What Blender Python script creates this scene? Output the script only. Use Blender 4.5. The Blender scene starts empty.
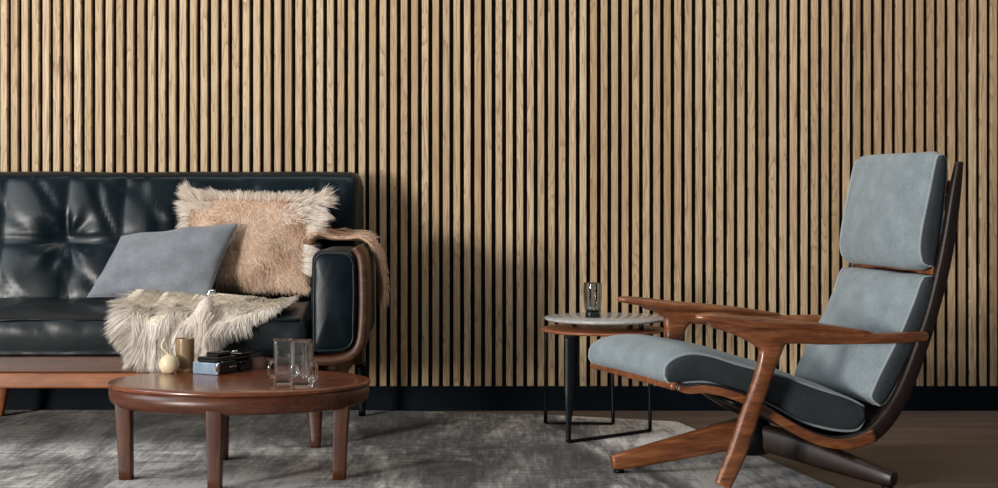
import bpy, bmesh, math, random
from mathutils import Vector, Matrix, noise as mn

random.seed(7)
PI = math.pi
SC = bpy.context.scene
COL = SC.collection

# ------------------------------------------------------------------ basics
def link(o, parent=None):
    COL.objects.link(o)
    if parent is not None:
        o.parent = parent
    return o

def tag(o, label=None, cat=None, group=None, kind=None):
    if label: o['label'] = label
    if cat: o['category'] = cat
    if group: o['group'] = group
    if kind: o['kind'] = kind
    return o

def empty(name, loc, rz=0.0):
    o = bpy.data.objects.new(name, None)
    o.location = loc
    o.rotation_euler = (0, 0, rz)
    o.empty_display_size = 0.05
    return link(o)

def mesh(name, verts, faces, mat, parent=None, smooth=True, local=False, origin=None):
    """verts are in world space unless local; a parent Empty without rotation is subtracted"""
    off = Vector((0, 0, 0))
    if parent is not None and not local:
        q = parent
        while q is not None:
            off += q.location
            q = q.parent
    if origin is not None:
        off = Vector(origin)
    me = bpy.data.meshes.new(name)
    me.from_pydata([tuple(Vector(v) - off) for v in verts], [], faces)
    me.validate()
    bm = bmesh.new(); bm.from_mesh(me)
    bmesh.ops.remove_doubles(bm, verts=bm.verts, dist=1e-6)
    bmesh.ops.recalc_face_normals(bm, faces=bm.faces)
    bm.to_mesh(me); bm.free()
    for p in me.polygons: p.use_smooth = smooth
    me.materials.append(mat)
    o = bpy.data.objects.new(name, me)
    if origin is not None: o.location = origin
    return link(o, parent)

def bevel(o, w, seg=3, ang=40):
    m = o.modifiers.new('bevel', 'BEVEL'); m.width = w; m.segments = seg
    m.limit_method = 'ANGLE'; m.angle_limit = math.radians(ang)
    m.harden_normals = False
    return o

def subsurf(o, n=1):
    m = o.modifiers.new('sub', 'SUBSURF'); m.levels = n; m.render_levels = n
    return o

def cr(pts, sub=6, closed=False):
    """Catmull-Rom through tuples of any length"""
    n = len(pts); out = []
    rng = range(n) if closed else range(n - 1)
    for i in rng:
        if closed:
            p0, p1, p2, p3 = (pts[(i + k) % n] for k in (-1, 0, 1, 2))
        else:
            p1, p2 = pts[i], pts[i + 1]
            p0 = pts[i - 1] if i > 0 else tuple(2 * a - b for a, b in zip(p1, p2))
            p3 = pts[i + 2] if i + 2 < n else tuple(2 * b - a for a, b in zip(p1, p2))
        for k in range(sub):
            t = k / sub
            out.append(tuple(0.5 * (2 * b + (c - a) * t + (2 * a - 5 * b + 4 * c - d) * t * t + (3 * b - a - 3 * c + d) * t ** 3)
                             for a, b, c, d in zip(p0, p1, p2, p3)))
    if not closed: out.append(tuple(pts[-1]))
    return out

def loft(path, side=(0, 1, 0), n=14, power=2.4, sub=6):
    """path: (x,y,z,a,b) a = half width along side, b = half height. returns verts, faces"""
    P = cr(path, sub) if sub > 1 else path
    V, F = [], []
    side = Vector(side)
    for i, p in enumerate(P):
        a = Vector(P[max(i - 1, 0)][:3]); b = Vector(P[min(i + 1, len(P) - 1)][:3])
        t = (b - a).normalized()
        r = (side - t * side.dot(t)).normalized()
        u = t.cross(r).normalized()
        c = Vector(p[:3])
        for k in range(n):
            th = 2 * PI * k / n
            cx, sx = math.cos(th), math.sin(th)
            ex = math.copysign(abs(cx) ** (2 / power), cx); ey = math.copysign(abs(sx) ** (2 / power), sx)
            V.append(c + r * (ex * p[3]) + u * (ey * p[4]))
    m = len(P)
    for i in range(m - 1):
        for k in range(n):
            F.append((i * n + k, i * n + (k + 1) % n, (i + 1) * n + (k + 1) % n, (i + 1) * n + k))
    F.append(tuple(range(n))); F.append(tuple(range((m - 1) * n, m * n)))
    return V, F

def tube(pts, r, sub=6, n=10):
    side = (0.13, 0.31, 0.94)
    return loft([(*p, r, r) for p in pts], side=side, n=n, power=2, sub=sub)

def join(*parts):
    V, F = [], []
    for v, f in parts:
        o = len(V); V += list(v); F += [tuple(i + o for i in q) for q in f]
    return V, F

def lathe(prof, c, n=40, sx=1, sy=1):
    """prof list of (r,z) about c; closed loop profile allowed by repeating"""
    V, F = [], []
    for r, z in prof:
        for k in range(n):
            th = 2 * PI * k / n
            V.append((c[0] + r * sx * math.cos(th), c[1] + r * sy * math.sin(th), c[2] + z))
    m = len(prof)
    for i in range(m - 1):
        for k in range(n):
            F.append((i * n + k, i * n + (k + 1) % n, (i + 1) * n + (k + 1) % n, (i + 1) * n + k))
    F.append(tuple(range(n))); F.append(tuple(range((m - 1) * n, m * n)))
    return V, F

def box(x0, x1, y0, y1, z0, z1):
    V = [(x, y, z) for x in (x0, x1) for y in (y0, y1) for z in (z0, z1)]
    F = [(0, 1, 3, 2), (4, 6, 7, 5), (0, 4, 5, 1), (2, 3, 7, 6), (0, 2, 6, 4), (1, 5, 7, 3)]
    return V, F

def prism(outline, z0, z1):
    n = len(outline)
    V = [(x, y, z0) for x, y in outline] + [(x, y, z1) for x, y in outline]
    F = [(i, (i + 1) % n, n + (i + 1) % n, n + i) for i in range(n)]
    F += [tuple(range(n)), tuple(range(n, 2 * n))]
    return V, F

def smoothstep(a, b, x):
    t = max(0, min(1, (x - a) / (b - a))); return t * t * (3 - 2 * t)

# ------------------------------------------------------------------ materials
def srgb(r, g, b):
    f = lambda c: (c / 255 / 12.92) if c / 255 <= .04045 else ((c / 255 + .055) / 1.055) ** 2.4
    return (f(r), f(g), f(b), 1)

class NT:
    def __init__(s, name):
        s.m = bpy.data.materials.new(name); s.m.use_nodes = True
        s.t = s.m.node_tree; s.p = s.t.nodes['Principled BSDF']
    def n(s, typ, **kw):
        q = s.t.nodes.new(typ)
        for k, v in kw.items():
            if k.startswith('i_'):
                q.inputs[k[2:].replace('_', ' ')].default_value = v
            else: setattr(q, k, v)
        return q
    def l(s, a, b): s.t.links.new(a, b)
    def coord(s, scale=(1, 1, 1), kind='Object'):
        c = s.n('ShaderNodeTexCoord'); m = s.n('ShaderNodeMapping')
        m.inputs['Scale'].default_value = scale
        s.l(c.outputs[kind], m.inputs['Vector']); return m.outputs['Vector']
    def noise(s, vec, scale, detail=4, rough=.55, dist=0):
        q = s.n('ShaderNodeTexNoise'); q.inputs['Scale'].default_value = scale
        q.inputs['Detail'].default_value = detail; q.inputs['Roughness'].default_value = rough
        q.inputs['Distortion'].default_value = dist
        s.l(vec, q.inputs['Vector']); return q.outputs['Fac']
    def ramp(s, fac, stops):
        q = s.n('ShaderNodeValToRGB'); e = q.color_ramp.elements
        e[0].position, e[0].color = stops[0]; e[1].position, e[1].color = stops[-1]
        for p, c in stops[1:-1]:
            x = e.new(p); x.color = c
        s.l(fac, q.inputs['Fac']); return q.outputs['Color']
    def mix(s, a, b, fac, mode='MIX'):
        q = s.n('ShaderNodeMix', data_type='RGBA', blend_type=mode)
        for sock, v in ((q.inputs['A'] if False else q.inputs[6], a), (q.inputs[7], b), (q.inputs[0], fac)):
            if hasattr(v, 'links'): s.l(v, sock)
            else: sock.default_value = v
        return q.outputs[2]
    def math(s, op, a, b=0.0):
        q = s.n('ShaderNodeMath', operation=op)
        for i, v in enumerate((a, b)):
            if hasattr(v, 'links'): s.l(v, q.inputs[i])
            else: q.inputs[i].default_value = v
        return q.outputs[0]
    def bump(s, h, strength, dist=.002, prev=None):
        q = s.n('ShaderNodeBump'); q.inputs['Strength'].default_value = strength
        q.inputs['Distance'].default_value = dist; s.l(h, q.inputs['Height'])
        if prev is not None: s.l(prev, q.inputs['Normal'])
        return q.outputs['Normal']
    def set(s, **kw):
        for k, v in kw.items():
            sock = s.p.inputs[k.replace('_', ' ')]
            if hasattr(v, 'links'): s.l(v, sock)
            else: sock.default_value = v
        return s.m

def wood(name, dark, mid, light, axis='x', rough=.38, k=1.0, coat=0.0):
    w = NT(name)
    sc = {'x': (3, 26, 26), 'y': (26, 3, 26), 'z': (26, 26, 3)}[axis]
    v = w.coord(sc)
    a = w.noise(v, 1.6 * k, 6, .6, .8)
    b = w.noise(w.coord(tuple(q * 5 for q in sc)), 1.7, 3, .6)
    f = w.math('ADD', w.math('MULTIPLY', a, .7), w.math('MULTIPLY', b, .3))
    c = w.ramp(f, [(.32, dark), (.5, mid), (.68, light)])
    w.set(Base_Color=c, Roughness=rough, Normal=w.bump(b, .12, .001))
    if coat: w.set(Coat_Weight=coat, Coat_Roughness=.18)
    return w.m

def fabric(name, dark, light, sheen=.15):
    w = NT(name)
    v = w.coord()
    cloud = w.noise(v, 14, 5, .6)
    wx = w.noise(w.coord((1, 1, 9)), 130, 2, .7)
    wy = w.noise(w.coord((9, 9, 1)), 90, 2, .6)
    fine = w.math('MULTIPLY', w.math('ADD', wx, wy), .5)
    f = w.math('ADD', w.math('MULTIPLY', cloud, .28), w.math('MULTIPLY', fine, .72))
    c = w.ramp(f, [(.36, dark), (.64, light)])
    return w.set(Base_Color=c, Roughness=.92, Sheen_Weight=sheen, Normal=w.bump(fine, .4, .002), Specular_IOR_Level=.2)

def plain(name, col, rough=.5, metal=0, var=.12, scale=30):
    w = NT(name)
    f = w.noise(w.coord(), scale, 4, .6)
    d = tuple(c * (1 - var) for c in col[:3]) + (1,); l = tuple(min(1, c * (1 + var)) for c in col[:3]) + (1,)
    return w.set(Base_Color=w.ramp(f, [(.35, d), (.65, l)]), Roughness=rough, Metallic=metal)

def glass(name, col, rough=.02, trans=1.0, ior=1.48):
    w = NT(name)
    f = w.noise(w.coord(), 18, 2)
    d = tuple(c * .96 for c in col[:3]) + (1,)
    return w.set(Base_Color=w.ramp(f, [(.3, d), (.7, col)]), Roughness=rough, Transmission_Weight=trans, IOR=ior)

def fur_mat(name, dark, mid, light, rough=.75):
    w = NT(name)
    g = w.n('ShaderNodeNewGeometry')
    big = w.noise(w.coord(), 9, 3, .6)
    f = w.math('ADD', w.math('MULTIPLY', g.outputs['Random Per Island'], .5), w.math('MULTIPLY', big, .5))
    c = w.ramp(f, [(.2, dark), (.5, mid), (.8, light)])
    w.set(Base_Color=c, Roughness=rough, Specular_IOR_Level=.2)
    tr = w.n('ShaderNodeBsdfTranslucent'); w.l(c, tr.inputs['Color'])
    mx = w.n('ShaderNodeMixShader'); mx.inputs[0].default_value = .42
    w.l(w.p.outputs[0], mx.inputs[1]); w.l(tr.outputs[0], mx.inputs[2])
    w.l(mx.outputs[0], w.t.nodes['Material Output'].inputs['Surface'])
    return w.m

def leather(name, a, b, rough=.36):
    w = NT(name)
    v = w.coord()
    big = w.noise(v, 3.2, 5, .6, .6)
    fine = w.noise(v, 260, 3, .6)
    wr = w.noise(w.coord((1, 1, .7)), 8, 3, .5, .8)
    c = w.ramp(big, [(.35, a), (.7, b)])
    n1 = w.bump(wr, .22, .010)
    n2 = w.bump(fine, .18, .001, n1)
    r = w.math('ADD', w.math('MULTIPLY', big, .22), rough - .11)
    return w.set(Base_Color=c, Roughness=r, Normal=n2, Specular_IOR_Level=.23)

def oak():
    w = NT('oak_veneer')
    att = w.n('ShaderNodeAttribute', attribute_name='slat')
    r = att.outputs['Fac']
    tc = w.n('ShaderNodeTexCoord'); sep = w.n('ShaderNodeSeparateXYZ'); w.l(tc.outputs['Object'], sep.inputs[0])
    ax = w.n('ShaderNodeAttribute', attribute_name='across')
    def vec(sx, sz):
        q = w.n('ShaderNodeCombineXYZ')
        w.l(w.math('MULTIPLY', ax.outputs['Fac'], sx), q.inputs[0])
        w.l(w.math('MULTIPLY', r, 91.0), q.inputs[1])
        w.l(w.math('ADD', w.math('MULTIPLY', sep.outputs[2], sz), w.math('MULTIPLY', r, 37.0)), q.inputs[2])
        return q.outputs[0]
    ring = w.noise(vec(16, 1.0), 1.0, 2, .45, .3)                    # contour lines of a slow field make cathedral grain
    saw = w.math('FRACT', w.math('MULTIPLY', ring, 24.0))
    line = w.ramp(saw, [(0.0, (0, 0, 0, 1)), (.35, (.8, .8, .8, 1)), (1.0, (1, 1, 1, 1))])
    fine = w.noise(vec(420, 9), 1.0, 3, .6)
    tone = w.noise(vec(.01, .25), 1.0, 1)
    base = w.ramp(r, [(0.0, srgb(176, 150, 114)), (.3, srgb(190, 165, 130)), (.6, srgb(198, 175, 140)), (1.0, srgb(210, 188, 155))])
    c1 = w.mix(base, srgb(132, 103, 74), w.math('MULTIPLY', w.math('SUBTRACT', 1.0, line), .85))
    c2 = w.mix(c1, srgb(112, 84, 58), w.math('MULTIPLY', w.ramp(fine, [(.45, (0, 0, 0, 1)), (.68, (1, 1, 1, 1))]), .75))
    c3 = w.mix(c2, srgb(215, 186, 150), w.math('MULTIPLY', tone, .18))
    return w.set(Base_Color=c3, Roughness=.62, Normal=w.bump(fine, .2, .001), Specular_IOR_Level=.3)

M = {}
M['oak'] = oak()
M['felt'] = plain('black_felt', srgb(4, 4, 5), 1.0)
M['navy'] = plain('navy_paint', srgb(3, 12, 21), .7, scale=4)
M['navy'].node_tree.nodes['Principled BSDF'].inputs['Specular IOR Level'].default_value = .12
M['leather'] = leather('dark_teal_leather', srgb(5, 15, 20), srgb(11, 26, 33), .32)
M['leather_seat'] = leather('worn_dark_leather', srgb(22, 28, 31), srgb(42, 46, 48), .34)
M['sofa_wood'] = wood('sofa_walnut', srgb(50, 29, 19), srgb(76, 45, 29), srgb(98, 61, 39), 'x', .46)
M['sofa_wood_lit'] = wood('sofa_walnut_lit', srgb(108, 61, 33), srgb(136, 79, 44), srgb(156, 96, 56), 'x')  # paler copy of the sofa wood, lit by its colour
M['table_wood'] = wood('cherry_table_wood', srgb(84, 44, 27), srgb(116, 64, 40), srgb(142, 84, 55), 'x', .24, coat=.4)
M['table_leg'] = wood('cherry_leg_wood', srgb(54, 30, 19), srgb(80, 45, 28), srgb(102, 60, 38), 'z', .42)  # cherry with the shade on the legs put into its colour
M['table_apron'] = wood('cherry_apron_wood', srgb(58, 30, 19), srgb(82, 44, 27), srgb(104, 60, 38), 'x', .36)  # cherry darkened in colour for the shaded apron
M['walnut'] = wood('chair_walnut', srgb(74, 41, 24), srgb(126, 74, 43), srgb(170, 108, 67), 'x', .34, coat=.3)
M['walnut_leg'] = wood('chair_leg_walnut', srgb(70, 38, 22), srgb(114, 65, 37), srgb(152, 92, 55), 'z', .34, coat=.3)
M['walnut_shaded'] = wood('chair_walnut_shaded', srgb(20, 13, 10), srgb(32, 20, 15), srgb(48, 29, 21), 'z', .42)  # chair walnut with shade put into its colour
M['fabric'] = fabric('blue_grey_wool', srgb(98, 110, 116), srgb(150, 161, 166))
M['fabric_dark'] = fabric('shaded_side_wool', srgb(42, 48, 52), srgb(66, 72, 75), sheen=0)  # darker side fabric, its tone also standing in for shade
M['piping'] = fabric('slate_piping', srgb(128, 138, 145), srgb(166, 175, 180))
M['pillow'] = fabric('grey_felted_wool', srgb(88, 92, 99), srgb(138, 142, 147))
M['metal_dark'] = plain('blackened_steel', srgb(20, 23, 25), .4, .7)
M['chrome'] = plain('polished_chrome', srgb(205, 208, 212), .15, 1.0, .05)
M['tan_fur'] = fur_mat('tan_sheepskin', srgb(198, 168, 142), srgb(230, 205, 182), srgb(248, 234, 218))
M['pale_fur'] = fur_mat('pale_fur_tips', srgb(226, 212, 198), srgb(246, 238, 228), srgb(255, 252, 248))
M['cream_fur'] = fur_mat('cream_goat_hair', srgb(196, 184, 168), srgb(242, 235, 224), srgb(255, 253, 249))
M['hide'] = plain('suede_hide', srgb(190, 156, 128), .85, 0, .18, 25)
M['cream_hide'] = plain('cream_hide', srgb(205, 192, 172), .8, 0, .2, 30)
M['cream_glaze'] = plain('cream_stoneware', srgb(222, 205, 170), .35, 0, .12, 40)
M['amber_glass'] = glass('tan_smoked_glass', srgb(186, 158, 122), .25, .5)
M['black_gloss'] = plain('black_lacquer', srgb(10, 11, 14), .12)
M['black_grip'] = plain('black_leatherette', srgb(16, 17, 20), .45, 0, .3, 300)
M['slate'] = plain('slate_blue_enamel', srgb(122, 140, 156), .35, 0, .2, 40)
M['clear'] = glass('clear_glass', (.95, .965, .975, 1), .012, .982)
M['smoke'] = glass('smoked_grey_glass', srgb(214, 219, 222), .03)
M['smoke_base'] = glass('dark_smoked_glass', srgb(74, 80, 86), .03)
M['table_glass'] = None

def stone():
    w = NT('grey_stone_top')
    f = w.noise(w.coord(), 16, 6, .6, 1.5)
    return w.set(Base_Color=w.ramp(f, [(.3, srgb(136, 138, 140)), (.5, srgb(176, 178, 178)), (.75, srgb(210, 210, 208))]), Roughness=.16)
M['stone'] = stone()
M['ring_wood'] = wood('side_table_wood', srgb(110, 62, 38), srgb(150, 92, 60), srgb(172, 112, 78), 'x', .35)

def rug_mat():
    w = NT('distressed_rug')
    a = w.noise(w.coord((2.6, 1.0, 1)), 1.6, 6, .68, .8)
    b = w.noise(w.coord((34, 4, 1)), 1.6, 4, .7, .4)
    b2 = w.noise(w.coord((4, 30, 1)), 1.6, 3, .7, .3)
    f = w.math('ADD', w.math('MULTIPLY', a, .58), w.math('ADD', w.math('MULTIPLY', b, .25), w.math('MULTIPLY', b2, .17)))
    # woven border: a paler band along the right edge and a darker field inside it; left end pale with window light in its colour
    tc = w.n('ShaderNodeTexCoord'); sp = w.n('ShaderNodeSeparateXYZ'); w.l(tc.outputs['Object'], sp.inputs[0])
    dist = w.math('SUBTRACT', w.math('SUBTRACT', .564, w.math('MULTIPLY', sp.outputs[1], .245)), sp.outputs[0])
    wob = w.math('ADD', w.math('MULTIPLY', dist, .5), w.math('MULTIPLY', a, .06))
    g = lambda q: (q, q, q, 1)
    band = w.ramp(wob, [(0, g(.52)), (.05, g(.60)), (.22, g(.60)), (.25, g(.40)), (.27, g(.55)), (.29, g(.42)), (.60, g(.43)), (.70, g(.55)), (1, g(.56))])
    f = w.math('ADD', f, w.math('MULTIPLY', w.math('SUBTRACT', band, .5), .55))
    c = w.ramp(f, [(.39, srgb(40, 39, 38)), (.46, srgb(86, 84, 81)), (.53, srgb(146, 143, 139)), (.60, srgb(212, 208, 202))])
    pile = w.noise(w.coord(), 420, 2, .6)
    return w.set(Base_Color=c, Roughness=.95, Sheen_Weight=.15, Specular_IOR_Level=.1,
                 Normal=w.bump(pile, .5, .003, w.bump(b, .4, .004)))
M['rug'] = rug_mat()

def floor_mat():
    w = NT('dark_timber_floor')
    a = w.noise(w.coord((.7, 6, 1)), 2.0, 5, .6, .3)
    b = w.noise(w.coord((2, 50, 1)), 2.4, 3, .6)
    f = w.math('ADD', w.math('MULTIPLY', a, .65), w.math('MULTIPLY', b, .35))
    c = w.ramp(f, [(.35, srgb(84, 70, 61)), (.5, srgb(102, 87, 77)), (.68, srgb(120, 104, 93))])
    return w.set(Base_Color=c, Roughness=.42, Normal=w.bump(b, .1, .001))
M['floor'] = floor_mat()
M['plaster'] = plain('dark_plaster', srgb(90, 86, 82), .9, 0, .08, 5)

# ------------------------------------------------------------------ setting
tag(mesh('floor', *box(-3.6, 3.2, -6.4, .03, -.04, 0), M['floor'], smooth=False), kind='structure')
tag(mesh('wall_back', *box(-3.6, 3.2, .022, .09, 0, 2.8), M['felt'], smooth=False), kind='structure')
# slat cladding: one mesh, each slat carries its own random tone and grain offset
PITCH, SLW = .04022, .0246
V, F, tone, across = [], [], [], []
k0 = -44
for k in range(k0, 126):
    gx = -1.8706 + PITCH * k
    x0 = gx + (PITCH - SLW) / 2; x1 = x0 + SLW
    if x1 > 3.15: break
    r = random.random(); o = len(V); c = .0012
    zs = (.094, 2.8)
    sec = [(x0, .022), (x0, c), (x0 + c, 0), (x1 - c, 0), (x1, c), (x1, .022)]
    for z in zs:
        for (x, y) in sec:
            V.append((x, y, z)); tone.append(r); across.append(x - x0 + r * 3)
    for i in range(5): F.append((o + i, o + i + 1, o + 7 + i, o + 6 + i))
    F.append(tuple(o + i for i in range(6))); F.append(tuple(o + 6 + i for i in range(6)))
me = bpy.data.meshes.new('slat_cladding'); me.from_pydata(V, [], F)
for nm, data in (('slat', tone), ('across', across)):
    at = me.attributes.new(nm, 'FLOAT', 'POINT'); at.data.foreach_set('value', data)
me.materials.append(M['oak'])
slats = link(bpy.data.objects.new('trim_1', me)); tag(slats, 'light oak vertical slat cladding on black felt', kind='structure')
tag(mesh('baseboard_back', *box(-3.6, 3.2, -.006, .0219, 0, .094), M['navy'], smooth=False), kind='structure')

# rug
RUG = .006
edge = [(-3.0, -.02), (-.5, -.03), (.1, -.12), (.64, -.31), (.93, -1.5), (1.20, -2.6), (-3.0, -2.6)]
V, F = prism(edge, 0.0005, RUG)
rug = mesh('area_rug', V, F, M['rug'], smooth=False, origin=(0, 0, 0))
tag(rug, 'worn grey distressed area rug spread under the sofa and tables', 'rug')

# ------------------------------------------------------------------ soft shapes
def pillow(BL, BR, TR, TL, t, n=26, pinch=.06, seed=0, crease=None, amp=.006):
    BL, BR, TR, TL = map(Vector, (BL, BR, TR, TL))
    nrm = ((BR - BL).cross(TL - BL)).normalized()
    if nrm.y > 0: nrm = -nrm
    def pt(a, b, sgn):
        aa = a * (1 - pinch * (1 - b * b) * 0 - pinch * (1 - abs(b)) * abs(a) * 0)
        # edges bow inwards between the corners
        a2 = a * (1 - pinch * (1 - b * b)); b2 = b * (1 - pinch * (1 - a * a))
        p = BL * (1 - a2) * (1 - b2) + BR * (1 + a2) * (1 - b2) + TR * (1 + a2) * (1 + b2) + TL * (1 - a2) * (1 + b2)
        p = p / 4
        h = t * (max(0, (1 - a * a)) ** .5 * max(0, (1 - b * b)) ** .5) ** .9
        w = amp * mn.noise(Vector((a * 2.1 + seed, b * 2.1, sgn + seed))) * min(1, h / t * 2)
        if crease: w += crease(a, b) * min(1, h / t * 2)
        return p + nrm * sgn * (h + w)
    V, F = [], []
    for sgn in (1, -1):
        o = len(V)
        for j in range(n + 1):
            for i in range(n + 1):
                V.append(pt(-math.cos(PI * i / n), -math.cos(PI * j / n), sgn))
        for j in range(n):
            for i in range(n):
                q = o + j * (n + 1) + i
                F.append((q, q + 1, q + n + 2, q + n + 1))
    return V, F, pt, nrm

def strands(roots, segs=4, seed=1):
    """roots: (point, first direction, later pull, length, width) -> tapered ribbons in one mesh"""
    rnd = random.Random(seed)
    V, F = [], []
    for p, d, g, L, wd, nn in roots:
        p = Vector(p); d = Vector(d).normalized()
        sd = d.cross(Vector(nn) + Vector((rnd.gauss(0, .35), rnd.gauss(0, .35), rnd.gauss(0, .35))))
        if sd.length < 1e-6: continue
        sd.normalize()
        o = len(V)
        for k in range(segs + 1):
            t = k / segs
            w = wd * (1 - t) ** .6
            if k == segs: V.append(tuple(p))
            else:
                V.append(tuple(p - sd * w)); V.append(tuple(p + sd * w))
            d = (d + Vector(g) * (1.0 / segs)).normalized()
            p = p + d * (L / segs)
        for k in range(segs - 1):
            q = o + 2 * k
            F.append((q, q + 1, q + 3, q + 2))
        q = o + 2 * (segs - 1)
        F.append((q, q + 1, q + 2))
    return V, F

def raw_mesh(name, V, F, mat, parent=None, smooth=True):
    off = Vector((0, 0, 0)); q = parent
    while q is not None: off += q.location; q = q.parent
    me = bpy.data.meshes.new(name)
    me.from_pydata([tuple(Vector(v) - off) for v in V], [], F)
    for p in me.polygons: p.use_smooth = smooth
    me.materials.append(mat)
    return link(bpy.data.objects.new(name, me), parent)

# ------------------------------------------------------------------ sofa
SX0, SX1 = -2.75, -.61
sofa = empty('leather_sofa', (-1.6, -.5, 0))
tag(sofa, 'dark teal tufted leather sofa with exposed wooden frame against the slat wall', 'sofa')

# backrest: tufted grid
seams = [-2.68, -2.46, -2.24, -2.02, -1.795, -1.572, -1.365, -1.13, -.892, -.66, -.505]
btn_x = [-2.46, -2.02, -1.572, -1.13, -.66]
BX0, BX1, ZH = -2.78, -.505, .662
def back_front(x, z):
    """outward bulge of the leather at x,z (positive = towards the camera)"""
    bul = 0
    for a, b in zip([BX0] + seams, seams + [BX1]):
        if a <= x <= b and b > a:
            t = (x - a) / (b - a); bul = (4 * t * (1 - t)) ** .55; break
    zz = (z - .42) / .24 if z < ZH else (z - ZH) / .262
    zz = max(0, min(1, zz)); hz = (4 * zz * (1 - zz)) ** .4
    d = .010 * bul * (.35 + .65 * hz) + .022 * hz
    for bx in btn_x:
        r2 = ((x - bx) / .075) ** 2 + ((z - ZH) / .06) ** 2
        d -= .022 * math.exp(-r2)
        # gathers radiating from the button
        r = math.sqrt(r2) + 1e-4; th = math.atan2(z - ZH, x - bx)
        d += .0065 * math.cos(7 * th + bx * 9) * math.exp(-((r - 1.1) / .7) ** 2)
    d += .004 * mn.noise(Vector((x * 7, z * 4, 3.1)))
    d -= .007 * max(0, 1 - abs(mn.noise(Vector((x * 5 + z * 3.5, z * 2.2 - x * 1.5, 5.7)))) * 7) * hz
    return d
prof = []
for i in range(29):
    z = .36 + (.882 - .36) * i / 28
    prof.append((-.335 + .115 * (z - .36) / .5, z, 1.0))
for i in range(1, 9):
    th = PI / 2 * i / 8
    prof.append((-.215 + .04 * (1 - math.cos(th)), .882 + .026 * math.sin(th), 1 - .8 * i / 8))
prof += [(-.13, .908, 0), (-.085, .90, 0), (-.07, .87, 0), (-.07, .6, 0), (-.07, .36, 0)]
xs = [BX0 + (BX1 - BX0) * i / 190 for i in range(191)]
V, F = [], []
for x in xs:
    e = min(x - BX0, BX1 - x)
    k = 1 - (1 - min(1, e / .045)) ** 2      # round the ends
    k = math.sqrt(max(0, k))
    for (y, z, w) in prof:
        yy = y - w * back_front(x, z) if w > 0 else y
        yc = -.15
        zz = z if z < .80 else .80 + (z - .80) * (.55 + .45 * k)
        zz += .004 * mn.noise(Vector((x * 3.3, 0, 8))) * (1 if z > .8 else 0)
        V.append((x, yc + (yy - yc) * (.35 + .65 * k), zz))
m = len(prof)
for i in range(len(xs) - 1):
    for j in range(m - 1):
        F.append((i * m + j, (i + 1) * m + j, (i + 1) * m + j + 1, i * m + j + 1))
    F.append((i * m + m - 1, (i + 1) * m + m - 1, (i + 1) * m, i * m))
F.append(tuple(range(m))); F.append(tuple((len(xs) - 1) * m + j for j in range(m)))
backrest = mesh('backrest', V, F, M['leather'], sofa)
for bx in btn_x:
    V, F = lathe([(0.0005, -.004), (.009, -.004), (.010, 0), (.007, .004), (.0005, .005)], (0, 0, 0), 16)
    yb = -.335 + .115 * (ZH - .36) / .5 - back_front(bx, ZH)
    V = [(bx + v[0], yb - v[2], ZH + v[1]) for v in V]
    mesh('button', V, F, M['leather'], backrest)

# seat cushion
prof = cr([(-.84, .302), (-.875, .318), (-.888, .36), (-.884, .402), (-.868, .421), (-.80, .436), (-.66, .452), (-.48, .455), (-.33, .445),
           (-.27, .42), (-.27, .36), (-.28, .31), (-.5, .30)], 4, True)
V, F = [], []
m = len(prof); nx = 120
for i in range(nx + 1):
    x = SX0 + (SX1 - SX0) * i / nx
    e = min(x - SX0, SX1 - x); k = math.sqrt(max(0, 1 - (1 - min(1, e / .035)) ** 2))
    for (y, z) in prof:
        yc, zc = -.56, .37
        w = .006 * mn.noise(Vector((x * 5, y * 6, z * 4))) + .006 * mn.noise(Vector((x * 15, y * 6, z * 7)))
        V.append((x, yc + (y - yc) * (.94 + .06 * k), zc + (z - zc) * (.62 + .38 * k) + w * (1 if z > .36 else .5)))
        if y < -.86: V[-1] = (V[-1][0], V[-1][1] + .008 * mn.noise(Vector((x * 9 + z * 8, z * 6, 7))) + .004 * mn.noise(Vector((x * 24 + z * 14, z * 9, 3))), V[-1][2])
for i in range(nx):
    for j in range(m):
        F.append((i * m + j, (i + 1) * m + j, (i + 1) * m + (j + 1) % m, i * m + (j + 1) % m))
F.append(tuple(range(m))); F.append(tuple(nx * m + j for j in range(m)))
seat = mesh('seat_cushion', V, F, M['leather_seat'], sofa)
pp = [(SX0 + .03 + (SX1 - SX0 - .06) * i / 60, -.877 + .0025 * mn.noise(Vector((i * .4, 1, 2))), .419 + .004 * mn.noise(Vector((i * .3, 5, 2)))) for i in range(61)]
mesh('piping', *tube(pp, .0055, 2, 8), M['leather'], seat)

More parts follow.
